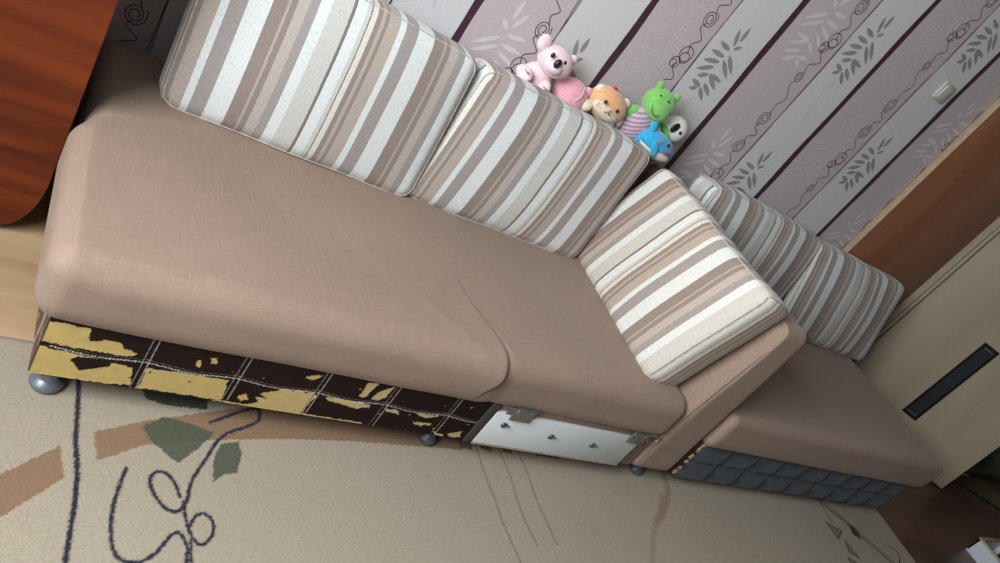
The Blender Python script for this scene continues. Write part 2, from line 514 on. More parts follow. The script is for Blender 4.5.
struct(obj('window_1', bm, M['winframe'], None, False))

# ------------------------------------------------------------------ rug with woven pattern
def rug():
    x0, x1, y1 = -1.1, 3.9, 1.372
    xs = np.arange(x0, x1 + .0001, .0034)
    ys = np.concatenate([np.arange(-.9, .7, .03), np.arange(.7, y1 + .0001, .0033)])
    ys[-1] = y1
    GX, GY = np.meshgrid(xs, ys)
    shp = GX.shape
    jx = np.zeros(shp); jy = np.zeros(shp)
    rs = np.random.RandomState(3)
    jx = rs.normal(0, .0009, shp); jy = rs.normal(0, .0009, shp)
    PX = GX + jx; PY = GY + jy
    C = np.zeros(shp + (3,)); C[:] = (.345, .298, .228)
    # broad uneven wear of the pile
    wear = np.zeros(shp)
    for a, b, c, d in ((1.7, 2.3, .4, .5), (3.1, -1.9, 1.3, .35), (6.3, 5.2, 2.2, .25), (11, -9, .3, .15)):
        wear += d * np.sin(a * GX + b * GY + c)
    C *= (1 + .035 * wear)[..., None]
    def seg_d(pts):
        d = np.full(shp, 9.0)
        for (ax, ay), (bx, by) in zip(pts[:-1], pts[1:]):
            m = (PX > min(ax, bx) - .06) & (PX < max(ax, bx) + .06) & (PY > min(ay, by) - .06) & (PY < max(ay, by) + .06)
            if not m.any(): continue
            px = PX[m]; py = PY[m]; vx = bx - ax; vy = by - ay; L = vx * vx + vy * vy + 1e-12
            t = np.clip(((px - ax) * vx + (py - ay) * vy) / L, 0, 1)
            d[m] = np.minimum(d[m], np.hypot(px - ax - t * vx, py - ay - t * vy))
        return d
    def stroke(pts, w, col, a=1.0, smooth=True, soft=.003):
        if smooth: pts = [tuple(p) for p in catmull(pts, 7)]
        d = seg_d(pts); k = np.clip((w / 2 + soft / 2 - d) / soft, 0, 1) * a
        C[:] = C * (1 - k[..., None]) + np.array(col) * k[..., None]
    def fill(pts, col, a=1.0):
        ins = np.zeros(shp, bool); n = len(pts)
        for i in range(n):
            ax, ay = pts[i]; bx, by = pts[(i + 1) % n]
            cond = ((ay > PY) != (by > PY)) & (PX < (bx - ax) * (PY - ay) / (by - ay + 1e-12) + ax)
            ins ^= cond
        C[ins] = C[ins] * (1 - a) + np.array(col) * a
    NAVY = (.018, .018, .032); BRN = (.21, .118, .062); GRN = (.07, .08, .054); DRIP = (.27, .175, .10)
    fill([(-.6, .62), (-.3, .78), (0, .92), (.177, 1.014), (.271, 1.095), (.284, 1.019), (.189, .922), (0, .82), (-.3, .68), (-.6, .5)], BRN, .85)
    fill([(.331, 1.14), (.432, 1.188), (.58, 1.242), (.823, 1.329), (1.355, 1.336), (1.33, 1.238), (.95, 1.212), (.752, 1.188), (.588, 1.159), (.434, 1.122), (.341, 1.067)], BRN, .85)
    fill([(.428, 1.173), (.472, 1.207), (.535, 1.197), (.589, 1.18), (.55, 1.13), (.503, 1.082), (.443, 1.137)], GRN, .95)
    fill([(.601, 1.151), (.646, 1.162), (.65, 1.126), (.636, 1.073), (.604, 1.065), (.579, 1.042), (.581, 1.1)], GRN, .95)
    fill([(.419, 1.30), (.582, 1.31), (.573, 1.246), (.471, 1.242), (.431, 1.255)], (.04, .055, .03))
    stroke([(.291, 1.30), (.296, 1.166), (.298, 1.114), (.306, 1.041), (.308, .971), (.305, .905), (.302, .837), (.30, .7), (.305, .4), (.3, .1)], .0105, NAVY)
    stroke([(.704, 1.29), (.696, 1.232), (.61, 1.176), (.565, 1.102), (.532, 1.037), (.520, .985), (.500, .960), (.478, .966), (.458, .992), (.446, 1.022), (.450, 1.046), (.466, 1.056), (.484, 1.048), (.498, 1.026), (.507, .998)], .0085, NAVY)
    stroke([(.579, 1.209), (.662, 1.26), (.713, 1.28)], .0085, NAVY)
    stroke([(.514, .985), (.520, .935), (.532, .900), (.550, .886), (.568, .903), (.576, .928), (.570, .950), (.554, .960), (.537, .950), (.527, .928)], .008, NAVY)
    stroke([(.398, 1.057), (.379, .975), (.376, .902), (.389, .853), (.423, .842), (.456, .86), (.488, .903), (.506, .909), (.52, .878), (.519, .829), (.53, .7)], .0085, NAVY)
    stroke([(.528, .896), (.529, .83), (.545, .7)], .006, NAVY)
    LB = (.20, .125, .075)
    stroke([(1.391, 1.30), (1.387, 1.159), (1.392, 1.08), (1.392, .986), (1.406, .873), (1.41, .7)], .0065, LB, .8)
    stroke([(1.473, 1.30), (1.486, 1.182), (1.479, 1.088), (1.479, 1.009), (1.492, .927)], .0062, LB, .8)
    stroke([(1.556, 1.30), (1.564, 1.18), (1.559, 1.096), (1.564, 1.015), (1.571, .934)], .0062, LB, .8)
    for b in ([(1.334, 1.31), (1.382, 1.31), (1.373, 1.244), (1.325, 1.244)], [(1.416, 1.31), (1.457, 1.31), (1.448, 1.247), (1.407, 1.253)],
              [(1.506, 1.31), (1.54, 1.31), (1.53, 1.251), (1.494, 1.254)], [(1.641, 1.31), (1.748, 1.31), (1.737, 1.26), (1.631, 1.261)]):
        fill(b, (.085, .09, .05), .9)
    stroke([(2.29, 1.30), (2.266, 1.241), (2.242, 1.182), (2.169, 1.11), (2.09, 1.051)], .028, DRIP, .75, soft=.008)
    stroke([(2.09, 1.051), (2.03, .99), (1.961, .895), (1.918, .833), (1.87, .7)], .02, DRIP, .6, soft=.008)
    stroke([(2.2, 1.16), (2.13, 1.075)], .03, DRIP, .6, soft=.008)
    for x, y, r in ((1.98, 1.17, .10), (1.75, 1.0, .07), (2.5, .9, .09)):
        d = np.hypot((PX - x), (PY - y) * 1.6); k = np.clip(1 - d / r, 0, 1) * .25
        C[:] = C * (1 - k[..., None]) + np.array((.27, .19, .12)) * k[..., None]
    stroke([(2.06, .86), (2.13, .86), (2.15, .80), (2.07, .80), (2.06, .86)], .006, (.27, .20, .14), .7, smooth=False)
    # border at the right end
    for T in ([(3.279, 1.129), (3.368, 1.091), (3.284, 1.047)], [(3.339, 1.044), (3.358, .958), (3.3, .984)], [(3.26, .961), (3.321, .926), (3.247, .915)]):
        fill(T, (.17, .17, .11)); stroke(T + [T[0]], .006, (.03, .025, .02), 1, smooth=False)
    stroke([(3.33, 1.30), (3.373, 1.225), (3.452, 1.158), (3.518, 1.08), (3.574, 1.018), (3.636, .946), (3.679, .889), (3.72, .8)], .030, (.17, .135, .085), .85)
    stroke([(3.36, 1.30), (3.41, 1.225), (3.48, 1.158), (3.548, 1.08), (3.604, 1.018), (3.666, .946), (3.709, .889), (3.75, .8)], .006, (.08, .06, .04), .8)
    fill([(3.475, 1.14), (3.52, 1.111), (3.50, 1.055), (3.453, 1.08)], (.02, .018, .02))
    stroke([(3.351, 1.29), (3.345, 1.2), (3.339, 1.13)], .006, (.08, .05, .03))
    stroke([(3.738, 1.036), (3.77, 1.006), (3.74, .965), (3.707, .948)], .008, (.03, .025, .02))
    for x, y in ((3.61, 1.138), (3.666, 1.068), (3.56, 1.21)):
        p = [(x - .03, y + .012), (x + .012, y + .02), (x + .032, y - .012), (x - .012, y - .02), (x - .03, y + .012)]
        stroke(p, .006, (.24, .20, .13), .8, smooth=False)
    # mesh: pile surface plus bound edges
    Z = .0105 + rs.normal(0, .00025, shp)
    Z = Z - .004 * np.clip(1 - (x1 - GX) / .012, 0, 1) - .004 * np.clip(1 - (y1 - GY) / .012, 0, 1)
    V = np.stack([GX, GY, Z], -1).reshape(-1, 3)
    ny, nx = shp
    ii = np.arange(ny * nx).reshape(shp)
    Q = np.stack([ii[:-1, :-1], ii[:-1, 1:], ii[1:, 1:], ii[1:, :-1]], -1).reshape(-1, 4)
    ring = list(ii[0, :]) + list(ii[1:, -1]) + list(ii[-1, :-1][::-1]) + list(ii[1:-1, 0][::-1])
    nb = len(V)
    low = V[ring].copy(); low[:, 2] = .0005
    V = np.concatenate([V, low]); n = len(ring)
    a = np.array(ring); b = nb + np.arange(n)
    SQ = np.stack([np.roll(a, -1), a, b, np.roll(b, -1)], -1)
    F = np.concatenate([Q, SQ])
    me = bpy.data.meshes.new('rug')
    me.vertices.add(len(V)); me.vertices.foreach_set('co', V.ravel())
    me.loops.add(F.size); me.loops.foreach_set('vertex_index', F.ravel().astype(np.int32))
    me.polygons.add(len(F)); me.polygons.foreach_set('loop_start', (np.arange(len(F)) * 4).astype(np.int32))
    me.update(calc_edges=True)
    cc = np.ones((len(V), 4)); cc[:nb, :3] = np.clip(C.reshape(-1, 3), 0, 1); cc[nb:, :3] = (.34, .28, .2)
    at = me.color_attributes.new('Print', 'FLOAT_COLOR', 'POINT'); at.data.foreach_set('color', cc.ravel())
    o = link('rug', me, attr_mat('woven rug', .95, .3, 420, .10, 170, sheen=.05))
    tag(o, 'beige carpet rug with brown bands, green patches and dark scrolling lines under the sofa', 'rug')
rug()

# ------------------------------------------------------------------ cushions of the seat
def seat_mesh(x0, x1, y0, y1, z0, z1, r, disp, nx=120, ny=60, nz=16):
    V, F = grid_cube(nx, ny, nz)
    hx, hy, hz = (x1 - x0) / 2, (y1 - y0) / 2, (z1 - z0) / 2
    c = Vector(((x0 + x1) / 2, (y0 + y1) / 2, (z0 + z1) / 2))
    out = []
    def warp(t, h, rr):   # more samples in the rounded rims
        return t
    for a in V:
        p = Vector((a[0] * hx, a[1] * hy, a[2] * hz))
        q = Vector((max(-hx + r, min(hx - r, p.x)), max(-hy + r, min(hy - r, p.y)), max(-hz + r, min(hz - r, p.z))))
        d = p - q
        if d.length > 1e-9:
            m = max(abs(d.x), abs(d.y), abs(d.z))
            d = d.normalized() * m
        w = q + d + c
        out.append(disp(w, a))
    me = bpy.data.meshes.new('seat'); me.from_pydata([tuple(v) for v in out], [], F); me.update()
    return me

sofa = empty('sofa', 'long taupe fabric sofa with peeling dark leatherette base and bare white board in front', 'sofa', (1.1, 1.7, 0))
def P(o):            # parent while keeping world placement
    o.parent = sofa; o.matrix_parent_inverse = Matrix.Translation(-sofa.location); return o

def seat_disp(w, a):
    x, y, z = w
    top = smoothstep(.30, .39, z)
    front = smoothstep(1.30, 1.20, y)
    # the left cushion bulges out and hangs a little lower than the right one
    k = smoothstep(1.27, 1.215, x)
    if z < .30: w.z -= .008 * k * smoothstep(.30, .24, z) * smoothstep(1.7, 1.3, y)
    w.y -= .007 * k * front * smoothstep(.20, .30, z) * smoothstep(.40, .33, z) * smoothstep(.14, .3, x)
    # crease between the two, strongest at the front rim
    xc = 1.226 - .07 * smoothstep(1.24, 1.5, y) - .03 * smoothstep(.36, .28, z)
    fade = smoothstep(1.75, 1.25, y)
    g = math.exp(-((x - xc) / .011) ** 2)
    st = smoothstep(xc + .006, xc - .004, x) * math.exp(-max(0, xc - x) / .13)
    w.z += .009 * st * smoothstep(1.60, 1.24, y) * top
    w.y -= .012 * st * front * smoothstep(.24, .33, z)
    w.z -= .004 * g * smoothstep(1.5, 1.24, y) * top
    # gentle sag and wrinkles
    w.z -= top * .012 * math.exp(-((x - .65) / .35) ** 2 - ((y - 1.6) / .3) ** 2)
    w.z += top * .004 * noise.noise(Vector((x * 3, y * 4, 1)))
    w.z += top * .0022 * math.exp(-(((x - .95) + (y - 1.45) * .9) / .03) ** 2) * smoothstep(.7, .9, x + .1) * fade
    w.z += top * .0015 * math.exp(-(((x - 1.08) + (y - 1.6) * .5) / .02) ** 2) * fade
    w.y += front * .003 * noise.noise(Vector((x * 5, 0, z * 6)))
    w.z += .0012 * top * math.exp(-((x - .182) / .006) ** 2) * smoothstep(1.85, 1.7, y)
    # pulled-in back left corner
    if a[0] < 0: w.x += .028 * smoothstep(1.68, 1.76, y) * smoothstep(.6, .15, x)
    return w
me = seat_mesh(.142, 2.015, 1.203, 2.195, .226, .402, .055, seat_disp, 420, 90, 22)
P(link('seat', me, M['fabric']))
# base front: peeling dark leatherette over yellow foam backing -----------------
def polyin(pts, px, py):
    ins = np.zeros(px.shape, bool); n = len(pts)
    for i in range(n):
        ax, ay = pts[i]; bx, by = pts[(i + 1) % n]
        ins ^= ((ay > py) != (by > py)) & (px < (bx - ax) * (py - ay) / (by - ay + 1e-12) + ax)
    return ins
def base_front():
    Y_ = [[(.17, .225), (.258, .225), (.261, .192), (.315, .205), (.33, .188), (.36, .181), (.343, .166), (.17, .166)],
          [(.17, .155), (.364, .138), (.379, .080), (.17, .069)],
          [(.392, .143), (.568, .149), (.578, .080), (.394, .079)],
          [(.485, .177), (.485, .198), (.492, .192), (.492, .172)], [(.51, .188), (.508, .212), (.519, .211), (.522, .192)],
          [(.608, .101), (.624, .118), (.635, .099), (.622, .087)], [(.648, .111), (.684, .111), (.728, .094), (.671, .082)],
          [(.653, .121), (.695, .149), (.773, .155), (.79, .146), (.783, .107), (.784, .084), (.767, .073), (.627, .072), (.624, .078), (.676, .095), (.675, .113)],
          [(.617, .094), (.629, .115), (.635, .094)], [(.734, .203), (.745, .213), (.773, .22), (.752, .199)],
          [(.893, .171), (.892, .225), (.919, .23), (.911, .171)], [(.929, .171), (.936, .201), (.967, .23), (.964, .189), (.948, .168)],
          [(.807, .15), (.859, .151), (.938, .150), (.942, .14), (.907, .127), (.833, .138)], [(.982, .145), (1.017, .148), (1.034, .132), (.993, .137)],
          [(1.078, .147), (1.155, .152), (1.115, .136)], [(1.09, .113), (1.148, .121), (1.147, .11), (1.104, .103)], [(1.161, .087), (1.212, .084), (1.203, .072)],
          [(1.218, .088), (1.26, .108), (1.268, .082), (1.233, .077)], [(.56, .079), (.95, .079), (.95, .074), (.56, .074)]]
    DK = [[(.246, .13), (.256, .144), (.322, .144), (.324, .129), (.268, .102)], [(.37, .10), (.376, .115), (.368, .12)], [(.36, .083), (.38, .083), (.38, .07), (.36, .07)],
          [(.40, .133), (.406, .136), (.405, .128)]]
    x0, x1, z0, z1 = .1845, 1.285, .074, .245
    xs = np.arange(x0, x1 + .0001, .002); zs = np.linspace(z0, z1, 96)
    GX, GZ = np.meshgrid(xs, zs); shp = GX.shape
    nz = np.array([[noise.noise(Vector((x * 55, z * 55, 0))) + .6 * noise.noise(Vector((x * 160, z * 160, 4))) for x in xs] for z in zs])
    nz2 = np.array([[noise.noise(Vector((x * 60 + 9, z * 60, 7))) + .6 * noise.noise(Vector((x * 150, z * 150, 2))) for x in xs] for z in zs])
    PX = GX + .004 * nz; PZ = GZ + .004 * nz2
    yel = np.zeros(shp, bool)
    for p in Y_: yel |= polyin(p, PX, PZ)
    for p in DK: yel &= ~polyin(p, PX, PZ)
    yel |= (nz > .82) & (nz2 > -.1) & (GX > .5)
    yel &= ~((nz2 > .85) & (GX > .4))
    zm = .157 + .004 * np.cos((GX - .19) / .196 * 2 * PI)
    yel &= ~(np.abs(GZ - zm) < .004 + .0015 * nz)
    C = np.zeros(shp + (3,)); C[:] = (.022, .012, .010)
    fo = np.stack([.58 + .04 * nz, .43 + .035 * nz2, .165 + .02 * nz], -1)
    pale = np.clip((GX - .6) * 3, 0, 1)[..., None]
    fo = fo * (1 - .5 * pale) + np.array((.50, .41, .27)) * .5 * pale
    C[yel] = fo[yel]
    Yv = np.where(yel, 1.2200, 1.2192)
    # quilting grooves and double stitches
    for xv in (.385, .585, .785, .98, 1.176):
        Yv += .002 * np.exp(-((GX - xv) / .004) ** 2)
        for s in (-.006, .006):
            k = (np.abs(GX - xv - s) < .0013) & (np.sin(GZ * 900) > -.6) & ~(yel & (np.abs(GX - xv) > .008))
            C[k] = (.45, .43, .42)
    Yv += .003 * np.exp(-((GZ - zm) / .005) ** 2)
    for s in (-.004, .004):
        k = (np.abs(GZ - zm - s) < .0011) & (np.sin(GX * 900) > -.6) & (GX > .2)
        C[k] = (.45, .43, .42)
    V = np.stack([GX, Yv, GZ], -1).reshape(-1, 3); nzv, nxv = shp
    ii = np.arange(nzv * nxv).reshape(shp)
    Q = np.stack([ii[:-1, :-1], ii[:-1, 1:], ii[1:, 1:], ii[1:, :-1]], -1).reshape(-1, 4)
    nb = len(V)
    ring = list(ii[0, :]) + list(ii[1:, -1]) + list(ii[-1, :-1][::-1]) + list(ii[1:-1, 0][::-1])
    back = V[ring].copy(); back[:, 1] = 1.25
    V = np.concatenate([V, back]); n = len(ring); a = np.array(ring); b = nb + np.arange(n)
    SQ = np.stack([a, b, np.roll(b, -1), np.roll(a, -1)], -1)[:, ::-1]
    F = np.concatenate([Q, SQ])
    me = bpy.data.meshes.new('base_panel'); me.from_pydata(V.tolist(), [], F.tolist()); me.update()
    cc = np.ones((len(V), 4)); cc[:nb, :3] = C.reshape(-1, 3); cc[nb:, :3] = (.06, .04, .03)
    at = me.color_attributes.new('Print', 'FLOAT_COLOR', 'POINT'); at.data.foreach_set('color', cc.ravel().astype(float))
    o = P(link('base_panel', me, attr_mat('peeling leatherette', .8, .05, 500, .06, 40, spec=.08)))
    o['label'] = 'dark brown quilted leatherette peeling off its yellow backing'
base_front()
# left end of the base, dark quilted leatherette with worn specks
def base_side():
    ys = np.arange(1.2235, 2.19, .006); zs = np.linspace(.074, .245, 60)
    GY, GZ = np.meshgrid(ys, zs); shp = GY.shape
    nz = np.array([[noise.noise(Vector((y * 50, z * 50, 20))) + .6 * noise.noise(Vector((y * 150, z * 150, 4))) for y in ys] for z in zs])
    C = np.zeros(shp + (3,)); C[:] = (.10, .05, .038)
    k = (nz > .55) | ((np.abs(GZ - .235) < .012) & (nz > .1)); C[k] = (.55, .4, .28)
    for yy in (1.3, 1.5, 1.7, 1.9):
        C[(np.abs(np.abs(GY - yy) - .006) < .003)] = (.4, .37, .35)
    C[np.abs(np.abs(GZ - .155) - .005) < .0016] = (.4, .37, .35)
    XX = .186 - .003 * np.abs(np.sin((GY - 1.3) / .2 * PI)) ** .4
    V = np.stack([XX, GY, GZ], -1).reshape(-1, 3)
    ii = np.arange(shp[0] * shp[1]).reshape(shp)
    Q = np.stack([ii[:-1, :-1], ii[1:, :-1], ii[1:, 1:], ii[:-1, 1:]], -1).reshape(-1, 4)
    nb = len(V); ring = list(ii[0, :]) + list(ii[1:, -1]) + list(ii[-1, :-1][::-1]) + list(ii[1:-1, 0][::-1])
    back = V[ring].copy(); back[:, 0] = .205
    V = np.concatenate([V, back]); n = len(ring); a = np.array(ring); b = nb + np.arange(n)
    F = np.concatenate([Q, np.stack([a, b, np.roll(b, -1), np.roll(a, -1)], -1)])
    me = bpy.data.meshes.new('side_panel'); me.from_pydata(V.tolist(), [], F.tolist()); me.update()
    cc = np.ones((len(V), 4)); cc[:nb, :3] = C.reshape(-1, 3); cc[nb:, :3] = (.05, .03, .02)
    at = me.color_attributes.new('Print', 'FLOAT_COLOR', 'POINT'); at.data.foreach_set('color', cc.ravel().astype(float))
    P(link('side_panel', me, attr_mat('worn leatherette', .55, .15, 500, .06, 40, spec=.4)))
base_side()
# carcass, fabric-covered middle rail, white board
P(boxobj('frame', .205, 1.93, 1.252, 2.19, .080, .245, M['backing'], None, .004))
P(boxobj('drawer_rail', 1.31, 2.01, 1.226, 1.262, .068, .262, M['backing'], None, .006))
P(boxobj('corner_strip', 1.283, 1.313, 1.214, 1.25, .070, .243, mat('charcoal trim', (.05, .045, .042), .6), None, .005))
bm = bmesh.new(); box(bm, 1.315, 1.93, 1.214, 1.2285, .078, .212, 0, .0015)
box(bm, 1.315, 1.93, 1.213, 1.23, .0715, .0775, 1)
wb = P(sharp(obj('white_board', bm, [M['board'], M['boardedge']]))); wb['label'] = 'bare white laminated board with three bolts'
for x, z in ((1.368, .168), (1.564, .154), (1.749, .148)):
    bm = bmesh.new(); lathe(bm, [(.010, .214 - .214), (.0105, -.003), (.006, -.006), (.0035, -.0062)], (x, 1.214, z), 16, 'y')
    tube(bm, [(x + .006, 1.209, z), (x + .015, 1.207, z + .004)], .003, 6)
    b = obj('bolt', bm, M['bolt']); b.parent = wb
for i, (x, z, dx) in enumerate(((1.40, .226, -1), (1.898, .222, 1))):
    bm = bmesh.new()
    box(bm, x - .038, x + .038, 1.206, 1.211, z - .028, z + .024, 0, .0015)
    box(bm, x + dx * .036 - .022, x + dx * .036 + .022, 1.2115, 1.216, z - .012, z + .018, 0, .0015)
    for sx in (-.025, .025):
        lathe(bm, [(.005, 0), (.005, -.002), (.002, -.0035)], (x + sx, 1.206, z + .012), 10, 'y')
    tube(bm, [(x - .038, 1.207, z + .024), (x + .038, 1.207, z + .024)], .004, 8)
    P(sharp(obj('bracket', bm, M['steel'])))
    bm = bmesh.new()
    if dx > 0:
        tube(bm, catmull([(x + .04, 1.209, z + .02), (x + .06, 1.202, z + .03), (x + .085, 1.203, z + .02), (x + .08, 1.206, z - .002), (x + .05, 1.209, z - .01)], 6), .0022, 6)
        P(obj('wire_hook', bm, M['steel']))
# feet
def foot(x, y, s=1.0, ztop=.078, par=None):
    bm = bmesh.new()
    z0 = .0105
    h = ztop - z0
    if s < .9: lathe(bm, [(.025, 0), (.028, .003), (.028, .018), (.025, .022), (.020, .024), (.019, h)], (x, y, z0), 24)
    else: lathe(bm, [(.024 * s, 0), (.031 * s, .003), (.034 * s, .010), (.032 * s, .018), (.022 * s, .025), (.018 * s, .030), (.017 * s, h)], (x, y, z0), 24)
    o = obj('foot', bm, M['foot' if s > .9 else 'footcap']); return o
for x, y, s in ((.228, 1.252, 1), (1.205, 1.258, .85), (2.11, 1.262, .85)):
    P(foot(x, y, s, .078))
for x in (.24, 1.2, 2.1):
    o = P(foot(x, 2.12, .85, .078)); o.location.z -= .010
# armrest: tapered upright with a padded, rounded top -------------------------
def arm_disp(w, a):
    t = (w.z - .25) / .5
    if a[0] < 0: w.x += .060 * smoothstep(0.05, 1.0, t) * (-a[0])
    w.x += .004 * noise.noise(Vector((w.y * 5, w.z * 5, 3)))
    w.y += .004 * noise.noise(Vector((w.x * 5, w.z * 6, 8)))
    if a[0] < 0 and w.z < .2: w.x -= .005
    return w
me = seat_mesh(2.005, 2.213, 1.212, 2.19, .062, .785, .038, arm_disp, 26, 70, 60)
P(link('armrest', me, M['fabric']))
# piping on the arm's front face
bm = bmesh.new()
tube(bm, catmull([(2.018, 1.222, .08), (2.012, 1.219, .2), (2.02, 1.218, .36), (2.052, 1.218, .58), (2.082, 1.219, .73)], 8), .0022, 6)
P(obj('piping', bm, M['fabric']))
# low back bolster that carries the pillow tops
me = seat_mesh(1.12, 2.06, 2.135, 2.197, .38, .80, .02, lambda w, a: w, 40, 6, 30)
P(link('backrest', me, M['fabric']))

# ------------------------------------------------------------------ right-hand section
sec = empty('sofa_section', 'lower taupe sofa section with blue-grey quilted base, right of the armrest', 'sofa', (3.1, 1.7, 0))
def Q(o): o.parent = sec; o.matrix_parent_inverse = Matrix.Translation(-Vector((3.1, 1.7, 0))); return o
def seat2(w, a):
    x, y, z = w
    top = smoothstep(.30, .39, z)
    w.z += top * .004 * noise.noise(Vector((x * 3, y * 4, 11)))
    w.z -= top * .014 * math.exp(-((x - 2.9) / .4) ** 2 - ((y - 1.6) / .3) ** 2)
    w.z += top * .0022 * math.exp(-(((x - 3.3) + (y - 1.6) * 1.1) / .035) ** 2) * smoothstep(2.0, 1.7, y) * smoothstep(1.25, 1.45, y)
    w.z += top * .0014 * math.exp(-(((x - 3.05) + (y - 1.6) * .9) / .025) ** 2) * smoothstep(2.0, 1.7, y) * smoothstep(1.25, 1.45, y)
    if z < .30: w.y += .006 * smoothstep(.3, .24, z) * smoothstep(1.4, 1.2, y)
    return w
Q(link('seat', seat_mesh(2.222, 3.905, 1.195, 2.19, .232, .402, .034, seat2, 220, 90, 20), M['fabric']))
# quilted velvet front: two rows of soft squares
def quilt():
    x0, x1, z0, z1 = 2.262, 3.83, .045, .242
    nc = 9
    xs = np.linspace(x0, x1, 9 * 26 + 1); zs = np.linspace(z0, z1, 2 * 18 + 1)
    V = []
    for z in zs:
        for x in xs:
            u = (x - x0) / (x1 - x0) * nc; u = u + .04 * noise.noise(Vector((x * 9, z * 9, 2)))
            v = (z - z0) / (z1 - z0) * 2 + .06 * noise.noise(Vector((x * 6, z * 9, 5)))
            pu = abs(math.sin(PI * u)) ** .26; pv = abs(math.sin(PI * min(1.999, max(.001, v)))) ** .26
            b = min(1, pu * 1.05) * min(1, pv * 1.05)
            y = 1.239 - .028 * b + .002 * noise.noise(Vector((x * 20, z * 20, 1)))
            V.append((x, y, z))
    nx = len(xs); nz = len(zs); F = []
    for j in range(nz - 1):
        for i in range(nx - 1):
            a = j * nx + i; F.append((a, a + 1, a + nx + 1, a + nx))
    ring = [i for i in range(nx)] + [j * nx + nx - 1 for j in range(1, nz)] + [(nz - 1) * nx + i for i in range(nx - 2, -1, -1)] + [j * nx for j in range(nz - 2, 0, -1)]
    nb = len(V)
    for r in ring: V.append((V[r][0], 1.262, V[r][2]))
    n = len(ring)
    for i in range(n): F.append((ring[(i + 1) % n], ring[i], nb + i, nb + (i + 1) % n))
    me = bpy.data.meshes.new('quilted_panel'); me.from_pydata(V, [], F); me.update()
    o = Q(link('quilted_panel', me, M['velvet'])); o['label'] = 'blue-grey velvet panel tufted in two rows of squares'
    bm = bmesh.new()
    tube(bm, [(x, 1.236 + .002 * math.sin(x * 9), .044) for x in np.linspace(x0, x1, 40)], .004, 8)
    tube(bm, [(x1, 1.236, z) for z in np.linspace(.044, .24, 10)], .004, 8)
    Q(obj('piping', bm, M['velvet']))
quilt()
Q(boxobj('frame', 2.235, 3.83, 1.255, 2.18, .05, .245, M['dark'], None, .004))
# torn strip at the left end of the quilted panel: scraps of backing over dark leatherette
bm = bmesh.new()
rnd = random.Random(5)
box(bm, 2.228, 2.262, 1.226, 1.262, .055, .245, 0, .003)
for z in (.075, .10, .135, .165, .205, .228):
    cx = 2.244 + rnd.uniform(-.006, .006)
    n = 9; h = rnd.uniform(.007, .016)
    pts = [(cx + .011 * math.cos(2 * PI * i / n) * rnd.uniform(.6, 1.2), z + h * math.sin(2 * PI * i / n) * rnd.uniform(.6, 1.2)) for i in range(n)]
    a = [bm.verts.new((p[0], 1.2225, p[1])) for p in pts]; b = [bm.verts.new((p[0], 1.2265, p[1])) for p in pts]
    bm.faces.new(a).material_index = 1
    for i in range(n): bm.faces.new((a[i], a[(i + 1) % n], b[(i + 1) % n], b[i])).material_index = 1
bmesh.ops.recalc_face_normals(bm, faces=bm.faces)
Q(sharp(obj('torn_trim', bm, [mat('torn leatherette', (.03, .018, .015), .6), mat('bare backing', (.52, .41, .27), .9, var=.15)])))
for x, y in ((2.33, 1.30), (3.74, 1.32), (2.33, 2.1), (3.74, 2.1)):
    o = Q(foot(x, y, .85, .055))
    if y > 1.5: o.location.z -= .010

